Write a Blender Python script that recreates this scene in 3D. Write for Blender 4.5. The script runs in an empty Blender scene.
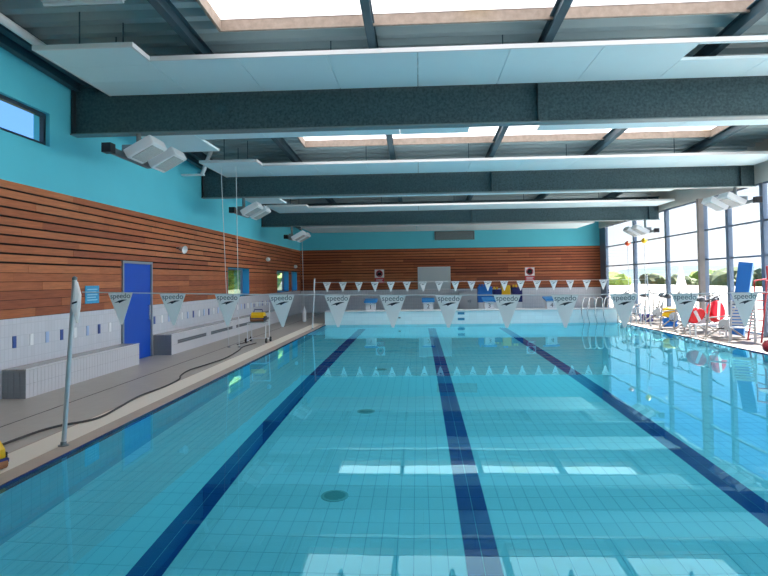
import bpy, bmesh, math, random
from mathutils import Vector, Matrix
random.seed(7)
SC = bpy.context.scene
COL = SC.collection
# ---------------------------------------------------------------- camera
YAW, PITCH, ROLL, FPX, CY0, CAMH = 0.05553, 0.02887, -0.0134, 610.5, 261.8, 1.88
cy, sy, cp, sp, cr, sr = math.cos(YAW), math.sin(YAW), math.cos(PITCH), math.sin(PITCH), math.cos(ROLL), math.sin(ROLL)
FW = Vector((-sy*cp, cy*cp, sp)); RT = Vector((cy, sy, 0)); UP = RT.cross(FW)
R2 = RT*cr + UP*sr; U2 = -RT*sr + UP*cr
cd = bpy.data.cameras.new('camera'); cam = bpy.data.objects.new('camera', cd); COL.objects.link(cam)
cd.sensor_fit = 'HORIZONTAL'; cd.sensor_width = 36.0; cd.lens = FPX/768*36.0
cd.shift_y = -(288-CY0)/768; cd.clip_start = 0.05; cd.clip_end = 2000
cam.matrix_world = Matrix(((R2.x, U2.x, -FW.x, 0), (R2.y, U2.y, -FW.y, 0), (R2.z, U2.z, -FW.z, CAMH), (0, 0, 0, 1)))
SC.camera = cam
# ---------------------------------------------------------------- sky, sun, exposure
SUN_AZ, SUN_EL = math.radians(62), math.radians(58)      # azimuth from +Y (pool length) towards +X (glass wall)
w = bpy.data.worlds.new('world'); SC.world = w; w.use_nodes = True
nt = w.node_tree; nt.nodes.clear()
# hazy summer sky, the same all round: white at the horizon, clear blue above
tc = nt.nodes.new('ShaderNodeTexCoord'); sx_ = nt.nodes.new('ShaderNodeSeparateXYZ'); rp = nt.nodes.new('ShaderNodeValToRGB')
els = rp.color_ramp.elements
els[0].position = 0.0; els[0].color = (.93, .97, 1.0, 1); els[1].position = 1.0; els[1].color = (.10, .26, .70, 1)
for pos, c_ in ((.09, (.82, .91, 1.0, 1)), (.20, (.16, .40, .90, 1)), (.45, (.13, .33, .82, 1))):
    e = els.new(pos); e.color = c_
bg = nt.nodes.new('ShaderNodeBackground'); bg.inputs['Strength'].default_value = 0.20
wo = nt.nodes.new('ShaderNodeOutputWorld')
nt.links.new(tc.outputs['Generated'], sx_.inputs[0]); nt.links.new(sx_.outputs['Z'], rp.inputs[0])
nt.links.new(rp.outputs[0], bg.inputs['Color']); nt.links.new(bg.outputs[0], wo.inputs['Surface'])
sl = bpy.data.lights.new('sun', 'SUN'); sl.energy = 4.0; sl.angle = math.radians(1.5); sl.color = (1.0, .98, .95)
sun = bpy.data.objects.new('sun', sl); COL.objects.link(sun)
sdir = Vector((math.cos(SUN_EL)*math.sin(SUN_AZ), math.cos(SUN_EL)*math.cos(SUN_AZ), math.sin(SUN_EL)))
sun.rotation_euler = sdir.to_track_quat('Z', 'Y').to_euler(); sun.location = (30, 20, 30)
SC.view_settings.view_transform = 'Standard'; SC.view_settings.look = 'None'; SC.view_settings.gamma = 1
SC.view_settings.use_curve_mapping = False
SC.view_settings.exposure = 3.05
SC.cycles.use_denoising = True
SC.cycles.sample_clamp_indirect = 6.0
SC.cycles.max_bounces = 12; SC.cycles.diffuse_bounces = 6; SC.cycles.transmission_bounces = 10; SC.cycles.transparent_max_bounces = 16
# ---------------------------------------------------------------- materials
def lin(h):
    h = h.lstrip('#'); v = [int(h[i:i+2], 16)/255 for i in (0, 2, 4)]
    return tuple((c/12.92 if c <= .04045 else ((c+.055)/1.055)**2.4) for c in v) + (1,)
MATS = {}
def mat(name, hexc, rough=.6, metal=0.0, var=.0, scale=4.0, stretch=(1, 1, 1), bump=0.0, coat=0.0, hex2=None, coords='Object', spec=.5):
    """plain surface; var mixes a second tone with procedural noise"""
    if name in MATS: return MATS[name]
    m = bpy.data.materials.new(name); m.use_nodes = True; n = m.node_tree; b = n.nodes['Principled BSDF']
    b.inputs['Base Color'].default_value = lin(hexc); b.inputs['Roughness'].default_value = rough
    b.inputs['Metallic'].default_value = metal; b.inputs['Coat Weight'].default_value = coat
    b.inputs['Specular IOR Level'].default_value = spec
    if var > 0 or hex2 or bump:
        tc = n.nodes.new('ShaderNodeTexCoord'); mp = n.nodes.new('ShaderNodeMapping'); mp.inputs['Scale'].default_value = stretch
        if coords == 'World':
            g = n.nodes.new('ShaderNodeNewGeometry'); n.links.new(g.outputs['Position'], mp.inputs['Vector'])
        else: n.links.new(tc.outputs[coords], mp.inputs['Vector'])
        nz = n.nodes.new('ShaderNodeTexNoise'); nz.inputs['Scale'].default_value = scale; nz.inputs['Detail'].default_value = 5; nz.inputs['Roughness'].default_value = .6
        n.links.new(mp.outputs[0], nz.inputs['Vector'])
        c = lin(hexc); c2 = lin(hex2) if hex2 else tuple(min(1, x*(1-var)) for x in c[:3]) + (1,)
        rp = n.nodes.new('ShaderNodeValToRGB'); rp.color_ramp.elements[0].position = .35; rp.color_ramp.elements[1].position = .68
        rp.color_ramp.elements[0].color = c2; rp.color_ramp.elements[1].color = c
        n.links.new(nz.outputs['Fac'], rp.inputs[0]); n.links.new(rp.outputs[0], b.inputs['Base Color'])
        if bump:
            bp = n.nodes.new('ShaderNodeBump'); bp.inputs['Strength'].default_value = bump; bp.inputs['Distance'].default_value = .01
            n.links.new(nz.outputs['Fac'], bp.inputs['Height']); n.links.new(bp.outputs[0], b.inputs['Normal'])
    MATS[name] = m; return m
def tilemat(name, hexc, grout, tw, th, axes='YZ', rough=.25, var=.06, mortar=.012):
    """small ceramic tiles too fine to tell apart singly: brick texture without offset on world axes"""
    m = bpy.data.materials.new(name); m.use_nodes = True; n = m.node_tree; b = n.nodes['Principled BSDF']
    g = n.nodes.new('ShaderNodeNewGeometry'); sp_ = n.nodes.new('ShaderNodeSeparateXYZ'); cb = n.nodes.new('ShaderNodeCombineXYZ')
    n.links.new(g.outputs['Position'], sp_.inputs[0])
    n.links.new(sp_.outputs['XYZ'.index(axes[0])], cb.inputs[0]); n.links.new(sp_.outputs['XYZ'.index(axes[1])], cb.inputs[1])
    br = n.nodes.new('ShaderNodeTexBrick'); br.offset = 0; br.inputs['Scale'].default_value = 1
    br.inputs['Brick Width'].default_value = tw; br.inputs['Row Height'].default_value = th; br.inputs['Mortar Size'].default_value = mortar*.5
    c = lin(hexc); br.inputs['Color1'].default_value = c; br.inputs['Color2'].default_value = tuple(x*(1-var) for x in c[:3]) + (1,)
    br.inputs['Mortar'].default_value = lin(grout)
    n.links.new(cb.outputs[0], br.inputs['Vector']); n.links.new(br.outputs['Color'], b.inputs['Base Color'])
    bp = n.nodes.new('ShaderNodeBump'); bp.inputs['Strength'].default_value = .25; bp.inputs['Distance'].default_value = .004; bp.invert = True
    n.links.new(br.outputs['Fac'], bp.inputs['Height']); n.links.new(bp.outputs[0], b.inputs['Normal'])
    b.inputs['Roughness'].default_value = rough
    MATS[name] = m; return m
def glassmat(name, tint='#FFFFFF', refl=1.0):
    m = bpy.data.materials.new(name); m.use_nodes = True; n = m.node_tree; n.nodes.clear()
    o = n.nodes.new('ShaderNodeOutputMaterial'); mx = n.nodes.new('ShaderNodeMixShader'); t = n.nodes.new('ShaderNodeBsdfTransparent'); gl = n.nodes.new('ShaderNodeBsdfGlossy')
    gl.inputs['Roughness'].default_value = .0; t.inputs[0].default_value = lin(tint)
    lw = n.nodes.new('ShaderNodeLayerWeight'); lw.inputs['Blend'].default_value = .5      # Schlick reflectance, alike from both sides
    p5 = n.nodes.new('ShaderNodeMath'); p5.operation = 'POWER'; p5.inputs[1].default_value = 5
    ma = n.nodes.new('ShaderNodeMath'); ma.operation = 'MULTIPLY_ADD'; ma.inputs[1].default_value = .9; ma.inputs[2].default_value = .035
    n.links.new(lw.outputs['Facing'], p5.inputs[0]); n.links.new(p5.outputs[0], ma.inputs[0])
    n.links.new(ma.outputs[0], mx.inputs[0]); n.links.new(t.outputs[0], mx.inputs[1]); n.links.new(gl.outputs[0], mx.inputs[2]); n.links.new(mx.outputs[0], o.inputs[0])
    MATS[name] = m; return m
def clothmat(name, hexc, trans=.4, hex2=None, scale=2.0):
    m = bpy.data.materials.new(name); m.use_nodes = True; n = m.node_tree; n.nodes.clear()
    o = n.nodes.new('ShaderNodeOutputMaterial'); mx = n.nodes.new('ShaderNodeMixShader'); d = n.nodes.new('ShaderNodeBsdfDiffuse'); t = n.nodes.new('ShaderNodeBsdfTranslucent')
    d.inputs[0].default_value = lin(hexc); t.inputs[0].default_value = lin(hexc); mx.inputs[0].default_value = trans
    if hex2:
        tc = n.nodes.new('ShaderNodeTexCoord'); nz = n.nodes.new('ShaderNodeTexNoise'); nz.inputs['Scale'].default_value = scale; nz.inputs['Detail'].default_value = 6
        rp = n.nodes.new('ShaderNodeValToRGB'); rp.color_ramp.elements[0].position = .28; rp.color_ramp.elements[1].position = .42
        rp.color_ramp.elements[0].color = lin(hex2); rp.color_ramp.elements[1].color = lin(hexc)
        n.links.new(tc.outputs['Object'], nz.inputs['Vector']); n.links.new(nz.outputs['Fac'], rp.inputs[0])
        n.links.new(rp.outputs[0], d.inputs[0]); n.links.new(rp.outputs[0], t.inputs[0])
    n.links.new(d.outputs[0], mx.inputs[1]); n.links.new(t.outputs[0], mx.inputs[2]); n.links.new(mx.outputs[0], o.inputs[0])
    MATS[name] = m; return m

BLUE_WALL = mat('blue_paint', '#5CCEE4', .7, var=.05, scale=.6)
JAMB = mat('jamb_blue', '#1D93C4', .5)
DOORBLUE = mat('door_blue', '#0A52C4', .4, var=.05, scale=1)
FELT = mat('dark_felt', '#1E1310', .95)
WOODS = [mat('cedar_%d' % i, c, .62, var=.32, scale=3.0, stretch=(6, .8, 14), bump=.15) for i, c in enumerate(['#C4744A', '#BC6C44', '#B5663F', '#CC7C50', '#A85C3C', '#C07046'])]
WOODSX = [mat('cedar_cross_%d' % i, c, .62, var=.32, scale=3.0, stretch=(.8, 6, 14), bump=.15) for i, c in enumerate(['#BC6A40', '#B4623A', '#AC5A35', '#C27146', '#9A5032', '#B8663A'])]
WTILE = tilemat('wall_tile', '#D9DAE2', '#CCCED6', .1, .2, 'YZ')
WTILEX = tilemat('wall_tile_end', '#DCDCE0', '#C0C3CA', .1, .2, 'XZ')
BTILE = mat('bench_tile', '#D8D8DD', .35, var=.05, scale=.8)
BTILE_SHADED = mat('bench_tile_shaded', '#8D9196', .35, var=.06, scale=.8)  # same tile as the front, darkened: shade of the end face in its colour
GROUT = mat('grout', '#8E9096', .9)
BTOP = tilemat('bench_top_tile', '#B5B3AF', '#9B9A98', .2, .2, 'XY')
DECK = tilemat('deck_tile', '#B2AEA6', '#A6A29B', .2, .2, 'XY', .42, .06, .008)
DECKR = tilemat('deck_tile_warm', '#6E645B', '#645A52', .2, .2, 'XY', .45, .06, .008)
SEAM = mat('seam_dark', '#5A5957', .8)
COPE = mat('coping_stone', '#B3A598', .55, var=.12, scale=3)
GRATE = mat('grate_plastic', '#EFE8DA', .5)
DARKBLUE = mat('dark_blue_tile', '#12195A', .25)
POOLT = mat('pool_tile', '#C8FAFF', .35, var=.05, scale=.5, coords='World')
POOLG = mat('pool_grout', '#80CBDF', .8)
LANE = mat('lane_tile', '#004C9A', .3, var=.1, scale=.8, coords='World')
POOLW = tilemat('pool_wall_tile', '#8FE4F2', '#7CD4E6', .15, .15, 'YZ')
POOLWX = tilemat('pool_wall_tile_end', '#D6F2F7', '#C8E8EE', .3, .15, 'XZ')
STEEL = mat('stainless', '#C9CDD0', .22, 1.0)
GALV = mat('galvanised', '#2B454C', .6, .1, hex2='#4A646B', scale=20, stretch=(1, 1, 1), bump=.05)
GALVE = mat('galvanised_edge', '#7F9296', .45, .4, var=.15, scale=10)
PURL = mat('purlin_paint', '#3A5662', .5, .0, var=.1, scale=3)
ROOF = mat('roof_sheet', '#AABCC0', .5, .0, var=.1, scale=.7)
RAFT = mat('raft_pool_tint', '#D4EBF2', .75, var=.03, scale=1)  # white panels tinted cyan, standing in for light bounced off the pool
RAFTE = mat('raft_edge', '#D5DADC', .6)
CURB = mat('skylight_curb', '#A3968A', .8, var=.25, scale=9)
SKYL = clothmat('skylight_sheet', '#D4CBC7', .5, '#CDBB92', .7)
WHITE = mat('white_paint', '#E4E6E8', .5)
PLASTICW = mat('white_plastic', '#DDE2E6', .4)
GREYM = mat('grey_metal', '#7E888C', .4, .5)
FRAME = mat('mullion_paint', '#66788C', .45, .2)
CONC = mat('pillar_grey', '#8B8682', .8, var=.15, scale=4)
FASC = mat('eave_board', '#CFCBC4', .7, var=.05, scale=1)
BLACK = mat('black_plastic', '#14161A', .5)
LENS = mat('lamp_lens', '#BCC6C8', .25, var=.2, scale=40)
RUBBER = mat('hose_rubber', '#3A3B3C', .6)
YELLOW = mat('yellow_plastic', '#F0BE00', .4)
ORANGE = mat('orange_plastic', '#E0562A', .45)
RED = mat('red_vinyl', '#E8101E', .4, var=.08, scale=3)
REDM = mat('red_paint', '#B5303A', .4)
BLUEM = mat('blue_vinyl', '#1672C8', .5, var=.05, scale=2)
BLUEL = mat('light_blue_vinyl', '#6FA8DA', .5)
BLOCKB = mat('block_blue', '#1F79B8', .5)
NAVY = mat('navy_plastic', '#141E6A', .5)
INK = mat('print_ink', '#2B3A46', .7)
FLAG = clothmat('flag_cloth', '#FFFFFF', .5)
GLASS = glassmat('window_glass')
SIGNW = mat('sign_white', '#E8E4E4', .5)
SIGNR = mat('sign_red', '#C23645', .5)
CYAN = mat('notice_cyan', '#39A9DF', .5, var=.25, scale=12)
ROPE = mat('rope_white', '#D5DCDE', .7)
LEAF = mat('leaf_green', '#93AE44', .7, hex2='#4C6A26', scale=3, bump=.4)
LEAF2 = mat('leaf_dull', '#6A7446', .8, hex2='#4C5A44', scale=1.2, bump=.4)
BARK = mat('bark', '#5A4636', .9)
GRASS = mat('grass', '#4E5A34', .9, var=.3, scale=.15)
PAVE = mat('outside_paving', '#C4BFB6', .9, var=.15, scale=.4)
HILL = mat('far_hill', '#4C5F6C', .95, hex2='#50625A', scale=.03)  # distance haze painted into the hill colour
# water: clear sheet with real refraction and a faint cyan tint
wm = bpy.data.materials.new('pool_water'); wm.use_nodes = True; n = wm.node_tree; n.nodes.clear()
o_ = n.nodes.new('ShaderNodeOutputMaterial'); gl_ = n.nodes.new('ShaderNodeBsdfGlass'); gl_.inputs['IOR'].default_value = 1.333; gl_.inputs['Roughness'].default_value = 0
gl_.inputs['Color'].default_value = (.48, .915, 1.0, 1)
g_ = n.nodes.new('ShaderNodeNewGeometry'); nz_ = n.nodes.new('ShaderNodeTexNoise'); nz_.inputs['Scale'].default_value = .9; nz_.inputs['Detail'].default_value = 2
bp_ = n.nodes.new('ShaderNodeBump'); bp_.inputs['Strength'].default_value = .12; bp_.inputs['Distance'].default_value = .01
n.links.new(g_.outputs['Position'], nz_.inputs['Vector']); n.links.new(nz_.outputs['Fac'], bp_.inputs['Height']); n.links.new(bp_.outputs[0], gl_.inputs['Normal']); n.links.new(gl_.outputs[0], o_.inputs[0])
MATS['pool_water'] = wm
# ---------------------------------------------------------------- mesh helpers
class MB:
    def __init__(s): s.v = []; s.f = []
    def box(s, x0, x1, y0, y1, z0, z1):
        b = len(s.v)
        s.v += [(x0, y0, z0), (x1, y0, z0), (x1, y1, z0), (x0, y1, z0), (x0, y0, z1), (x1, y0, z1), (x1, y1, z1), (x0, y1, z1)]
        s.f += [tuple(b+i for i in q) for q in ((0, 3, 2, 1), (4, 5, 6, 7), (0, 1, 5, 4), (1, 2, 6, 5), (2, 3, 7, 6), (3, 0, 4, 7))]
        return s
    def obox(s, c, ax, ay, az, dx, dy, dz):
        """oriented box: centre, unit axes, full sizes"""
        b = len(s.v); c = Vector(c); ax, ay, az = Vector(ax)*dx/2, Vector(ay)*dy/2, Vector(az)*dz/2
        for k in (-1, 1):
            for i, j in ((-1, -1), (1, -1), (1, 1), (-1, 1)): s.v.append(tuple(c+ax*i+ay*j+az*k))
        s.f += [tuple(b+i for i in q) for q in ((0, 3, 2, 1), (4, 5, 6, 7), (0, 1, 5, 4), (1, 2, 6, 5), (2, 3, 7, 6), (3, 0, 4, 7))]
        return s
    def tube(s, pts, r, seg=8, caps=True):
        pts = [Vector(p) for p in pts]; rings = []
        rs = r if isinstance(r, (list, tuple)) else [r]*len(pts)
        t = (pts[1]-pts[0]).normalized(); a = Vector((0, 0, 1)) if abs(t.z) < .9 else Vector((1, 0, 0)); u = t.cross(a).normalized()
        for i, p in enumerate(pts):
            d = (pts[min(i+1, len(pts)-1)]-pts[max(i-1, 0)]).normalized(); u = (u-d*u.dot(d)).normalized(); v = d.cross(u)
            b = len(s.v); rings.append(b)
            for k in range(seg):
                a_ = 2*math.pi*k/seg; s.v.append(tuple(p+(u*math.cos(a_)+v*math.sin(a_))*rs[i]))
        for i in range(len(pts)-1):
            for k in range(seg):
                k2 = (k+1) % seg; s.f.append((rings[i]+k, rings[i]+k2, rings[i+1]+k2, rings[i+1]+k))
        if caps: s.f.append(tuple(rings[0]+k for k in reversed(range(seg)))); s.f.append(tuple(rings[-1]+k for k in range(seg)))
        return s
    def lathe(s, prof, c, axis=(0, 0, 1), seg=16):
        c = Vector(c); ax = Vector(axis).normalized(); a = Vector((1, 0, 0)) if abs(ax.x) < .9 else Vector((0, 1, 0)); u = ax.cross(a).normalized(); v = ax.cross(u); rings = []
        for r, h in prof:
            rings.append(len(s.v))
            for k in range(seg):
                t = 2*math.pi*k/seg; s.v.append(tuple(c+ax*h+(u*math.cos(t)+v*math.sin(t))*max(r, 1e-4)))
        for i in range(len(prof)-1):
            for k in range(seg):
                k2 = (k+1) % seg; s.f.append((rings[i]+k, rings[i]+k2, rings[i+1]+k2, rings[i+1]+k))
        s.f.append(tuple(rings[0]+k for k in reversed(range(seg)))); s.f.append(tuple(rings[-1]+k for k in range(seg)))
        return s
    def prism(s, poly, d):
        """closed polygon of 3D points extruded by d"""
        d = Vector(d); b = len(s.v); m = len(poly)
        s.v += [tuple(p) for p in poly] + [tuple(Vector(p)+d) for p in poly]
        s.f.append(tuple(b+i for i in range(m))); s.f.append(tuple(b+m+i for i in reversed(range(m))))
        for i in range(m): j = (i+1) % m; s.f.append((b+j, b+i, b+m+i, b+m+j))
        return s
    def mesh(s, name, m, smooth=False, bevel=0):
        me = bpy.data.meshes.new(name); me.from_pydata(s.v, [], s.f)
        bm = bmesh.new(); bm.from_mesh(me); bmesh.ops.recalc_face_normals(bm, faces=bm.faces)
        if bevel: bmesh.ops.bevel(bm, geom=list(bm.edges), offset=bevel, segments=2, affect='EDGES', profile=.6)
        bm.to_mesh(me); bm.free(); me.materials.append(m)
        if smooth:
            me.shade_smooth(); me.set_sharp_from_angle(angle=math.radians(40))
        me.update(); return me
    def build(s, name, m, parent=None, smooth=False, bevel=0, loc=None):
        return link(name, s.mesh(name, m, smooth, bevel), parent, loc)
def link(name, me, parent=None, loc=None):
    o = bpy.data.objects.new(name, me); COL.objects.link(o)
    if parent: o.parent = parent
    if loc: o.location = loc
    return o
def tag(o, label, cat, group=None, kind=None):
    o['label'] = label; o['category'] = cat
    if group: o['group'] = group
    if kind: o['kind'] = kind
    return o
def thing(name, label, cat, loc=(0, 0, 0), rz=0, group=None, kind=None):
    o = bpy.data.objects.new(name, None); COL.objects.link(o); o.location = loc; o.rotation_euler = (0, 0, rz); o.empty_display_size = .1
    return tag(o, label, cat, group, kind)
def copy_tree(o, parent=None):
    c = o.copy(); COL.objects.link(c)
    if parent: c.parent = parent
    for ch in o.children: copy_tree(ch, c)
    return c
def bx(*a): return MB().box(*a)
def cells(u0, u1, v0, v1, holes):
    us = sorted({u0, u1, *[h[0] for h in holes], *[h[1] for h in holes]}); vs = sorted({v0, v1, *[h[2] for h in holes], *[h[3] for h in holes]})
    us = [u for u in us if u0 <= u <= u1]; vs = [v for v in vs if v0 <= v <= v1]
    for i in range(len(us)-1):
        for j in range(len(vs)-1):
            cu, cv = (us[i]+us[i+1])/2, (vs[j]+vs[j+1])/2
            if not any(h[0] < cu < h[1] and h[2] < cv < h[3] for h in holes): yield us[i], us[i+1], vs[j], vs[j+1]
# ---------------------------------------------------------------- dimensions
XL, XR, YF, YB = -6.9, 10.43, 35.4, -6.0
PX0, PX1, PY0, PY1, PD = -3.92, 8.2, .6, 25.6, 1.3
WATER = -.014
WOOD0, WOOD1 = 1.3, 3.62
def roofz(y): return 6.16-.039*(y-10)
BEAMS = [(4.35, 5.14), (11.75, 4.85), (19.12, 4.56), (26.58, 4.27)]
PURLX = [-6.6, -3.8, -.73, 2.28, 5.4, 8.45]
# ---------------------------------------------------------------- pool basin
pf = bx(PX0, PX1, PY0, PY1, -PD-.2, -PD-.006).build('floor_pool', POOLG); tag(pf, 'pale blue tiled bottom of the swimming pool', 'pool floor', kind='structure')
tp, tl = .149, .30
tileme = bx(-tp/2+.003, tp/2-.003, -tl/2+.003, tl/2-.003, -.006, 0).mesh('tile', POOLT)
laneme = bx(-tp/2+.003, tp/2-.003, -tl/2+.003, tl/2-.003, -.006, 0).mesh('lane_tile', LANE)
X0L = -2.31
ks = [k for k in range(-12, 80) if PX0 < X0L+(k+.5)*tp-tp/2+.001 and X0L+(k+.5)*tp+tp/2 < PX1]
allt = []
for k in ks:
    x = X0L+(k+.5)*tp
    dark = k % 19 in (0, 18) and -1 <= k <= 38
    for j in range(int((PY1-PY0)/tl)):
        y = PY0+.05+(j+.5)*tl
        if y+tl/2 > PY1: continue
        dk = dark and 2.0 < y < PY1-.7
        p = Vector((x, y, -.42-CAMH+0)); z = p.dot(FW); u = 384+FPX*p.dot(R2)/z; v = CY0-FPX*p.dot(U2)/z
        vis = -5 < u < 773 and 300 < v < 575
        allt.append((0 if vis else 1, y, x, y, dk))
allt.sort()
fm, lm = MB(), MB()
for i, (_, _, x, y, dk) in enumerate(allt):
    if i < 300:
        link('lane_tile' if dk else 'tile', laneme if dk else tileme, pf, (x, y, -PD))
    else:
        (lm if dk else fm).box(x-tp/2+.003, x+tp/2-.003, y-tl/2+.003, y+tl/2-.003, -PD-.006, -PD)
t = fm.build('tile_field', POOLT, pf); t['kind'] = 'stuff'
t = lm.build('lane_tile_field', LANE, pf); t['kind'] = 'stuff'
t = bx(PX0-.25, PX0, PY0-.25, PY1, -PD-.2, -.02).build('wall_pool_left', POOLW); tag(t, 'pale blue tiled left side of the pool basin', 'pool wall', kind='structure')
t = bx(PX1, PX1+.25, PY0-.25, PY1, -PD-.2, -.02).build('wall_pool_right', POOLW); tag(t, 'pale blue tiled right side of the pool basin', 'pool wall', kind='structure')
t = bx(PX0, PX1, PY0-.25, PY0, -PD-.2, -.02).build('wall_pool_near', POOLWX); tag(t, 'tiled near end of the pool basin', 'pool wall', kind='structure')
bh = bx(PX0-.03, PX1+.03, PY1, PY1+.9, -PD-.2, .53).build('wall_pool_far', POOLWX); tag(bh, 'white tiled raised end wall of the pool under the starting blocks', 'pool wall', kind='structure')
bx(PX0-.05, PX1+.05, PY1-.03, PY1+.95, .53, .56).build('coping', mat('end_coping', '#D9DCDC', .5), bh)
for z in (.43, .19):
    bx(1.62, 1.9, PY1-.015, PY1, z-.05, z+.05).build('depth_plate', mat('depth_blue', '#2F7FA6', .4), bh)
bx(-.85, -.76, PY1-.02, PY1, .24, .3).build('lane_hook', GREYM, bh)
# water sheet (one body of water)
wv = MB(); wv.v = [(PX0+.005, PY0, WATER), (PX1-.005, PY0, WATER), (PX1-.005, PY1-.001, WATER), (PX0+.005, PY1-.001, WATER)]; wv.f = [(0, 1, 2, 3)]
t = wv.build('pool_water', wm); tag(t, 'calm clear turquoise water filling the swimming pool', 'water', kind='stuff')
for (x, y, lab) in ((-.94, 6.66, 'nearer'), (-.9, 10.2, 'farther'), (-.9, 14.3, 'farthest')):
    d = thing('floor_drain', 'round grey drain grille on pool floor between left lane lines, the %s' % lab, 'drain', (x, y, -PD), group='drains in the pool floor')
    MB().lathe([(.15, 0), (.15, .012), (.13, .016), (.0, .016)], (0, 0, 0)).build('rim', mat('drain_grey', '#94CCCB', .6), d)
    g = MB()
    for q in range(-4, 5):
        hw = math.sqrt(max(.0, .115**2-(q*.026)**2)); g.box(-hw, hw, q*.026-.005, q*.026+.005, .016, .022)
    g.build('grille', mat('drain_dark', '#72AEAC', .6), d)
# ---------------------------------------------------------------- deck
dk = MB()
for a in cells(XL-.3, PX0-.68, YB, YF+.3, []): dk.box(a[0], a[1], a[2], a[3], -.3, 0)
fl = dk.build('floor', DECK); tag(fl, 'grey tiled walkway between the bench wall and the pool', 'floor', kind='structure')
for x in (-5.53,):
    bx(x-.012, x+.012, YB, YF, 0, .002).build('floor_joint', SEAM, fl)
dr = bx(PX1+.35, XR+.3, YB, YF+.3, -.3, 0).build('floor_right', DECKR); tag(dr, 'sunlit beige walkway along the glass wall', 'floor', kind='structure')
t = bx(PX0-.68, PX1+.35, PY1+.9, YF+.3, -.3, 0).build('floor_far', DECK); tag(t, 'grey tiled floor behind the starting blocks', 'floor', kind='structure')
t = bx(PX0-.68, PX1+.35, YB, PY0-.35, -.3, 0).build('floor_near', DECK); tag(t, 'grey tiled floor at the near end of the pool', 'floor', kind='structure')
for side, a, s in (('left', PX0, -1), ('right', PX1, 1)):
    lo, hi = sorted((a+s*.012, a+s*.24))
    c = bx(lo, hi, PY0-.35, PY1, -.3, .005).build('trim_1' if s < 0 else 'trim_2', COPE); tag(c, 'brownish stone coping along the %s pool edge' % side, 'coping', kind='structure')
    lo, hi = sorted((a-s*.004, a+s*.012)); bx(lo, hi, PY0, PY1, -.2, .004).build('edge_tile', DARKBLUE, c)
    if s < 0:
        g0, g1 = a-.68, a-.24
        ch = bx(g0, g1, PY0-.35, PY1+.9, -.3, -.04).build('trim_3', mat('channel', '#8E8880', .8)); tag(ch, 'overflow channel along the left pool edge with cream grating', 'channel', kind='structure')
        gm = MB(); y = PY0-.3
        while y < PY1+.85:
            gm.box(g0+.03, g1-.01, y, y+.03, -.03, .003); y += .036
        q = gm.build('grating', GRATE, ch); q['kind'] = 'stuff'
        bx(g0, g0+.03, PY0-.35, PY1+.9, -.04, .004).build('rail', COPE, ch)
    else:
        c2 = bx(a+.24, a+.35, PY0-.35, PY1+.9, -.3, .0).build('trim_4', GRATE); tag(c2, 'cream drain strip along the right pool edge', 'channel', kind='structure')
# ---------------------------------------------------------------- left wall
TH = .32
DOOR = (13.78, 15.36, -.1, 2.4)
WINS = [(21.7, 24.45, 1.33, 2.38), (29.4, 32.05, 1.33, 2.36), (32.75, 34.25, 1.33, 2.36)]
CLER = (2.0, 11.08, 4.46, 5.09)
lw = MB()
holes = [CLER] + WINS
def wallblock(mb, holes):
    for a in cells(YB, YF, -.3, 5.0, holes): mb.box(XL-TH, XL, a[0], a[1], a[2], a[3])
for a in cells(YB, YF+.3, -.3, 6.9, holes): lw.box(XL-TH, XL, a[0], a[1], a[2], a[3])
lwo = lw.build('wall_left', BLUE_WALL); tag(lwo, 'turquoise painted long wall with cedar boards above grey tiles', 'wall', kind='structure')
# tile dado
dm = MB()
for a in cells(YB, YF, 0, WOOD0, [DOOR]): dm.box(XL, XL+.03, a[0], a[1], a[2], a[3])
dm.build('tile_dado', WTILE, lwo)
acols = [mat('accent_sky', '#A9C0E4', .3), mat('accent_navy', '#3B55A0', .3), mat('accent_white', '#F4F4F6', .3)]
ame = [bx(0, .012, -.045, .045, -.1, .1).mesh('accent_tile', m_) for m_ in acols]
y = 8.2; i = 0
while y < 29:
    if not (DOOR[0]-.1 < y < DOOR[1]+.15):
        link('accent_tile', ame[i % 3], lwo, (XL+.03, y, .9))
    i += 1; y += .46
# felt backing and cedar boards
fb = MB()
for a in cells(YB, YF, WOOD0, WOOD1, WINS+[DOOR]): fb.box(XL, XL+.02, a[0], a[1], a[2], a[3])
fb.build('felt_backing', FELT, lwo)
NR = 15; pitch = (WOOD1-WOOD0)/NR
def plank_rows():
    for r in range(NR):
        z0 = WOOD0+r*pitch; gap = .009 if r < 6 else .036
        yield r, z0+gap, z0+pitch
PCACHE = {}
def plankme(axis, L, h, mi):
    k = (axis, round(L, 2), round(h, 3), mi)
    if k not in PCACHE:
        PCACHE[k] = (bx(0, .024, 0, L, 0, h) if axis == 'Y' else bx(0, L, -.024, 0, 0, h)).mesh('plank', (WOODS if axis == 'Y' else WOODSX)[mi], bevel=0)
    return PCACHE[k]
for r, z0, z1 in plank_rows():
    spans = [(YB, YF)]
    for h in WINS+[DOOR]:
        if h[2] < z1 and h[3] > z0:
            ns = []
            for s in spans:
                if h[0] > s[0] and h[1] < s[1]: ns += [(s[0], h[0]), (h[1], s[1])]
                else: ns.append(s)
            spans = ns
    for s in spans:
        y = s[0]; first = True
        while y < s[1]-.05:
            L = random.choice((2.4, 3.0, 3.6, 4.2)); 
            if first and s[1]-s[0] > 5: L = random.choice((1.0, 1.8, 2.6))
            first = False
            L = min(L, s[1]-y)
            if s[1]-y-L < .4: L = s[1]-y
            link('plank', plankme('Y', L-.005, z1-z0, random.randrange(6)), lwo, (XL+.02+random.uniform(0, .004), y, z0)); y += L
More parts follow.
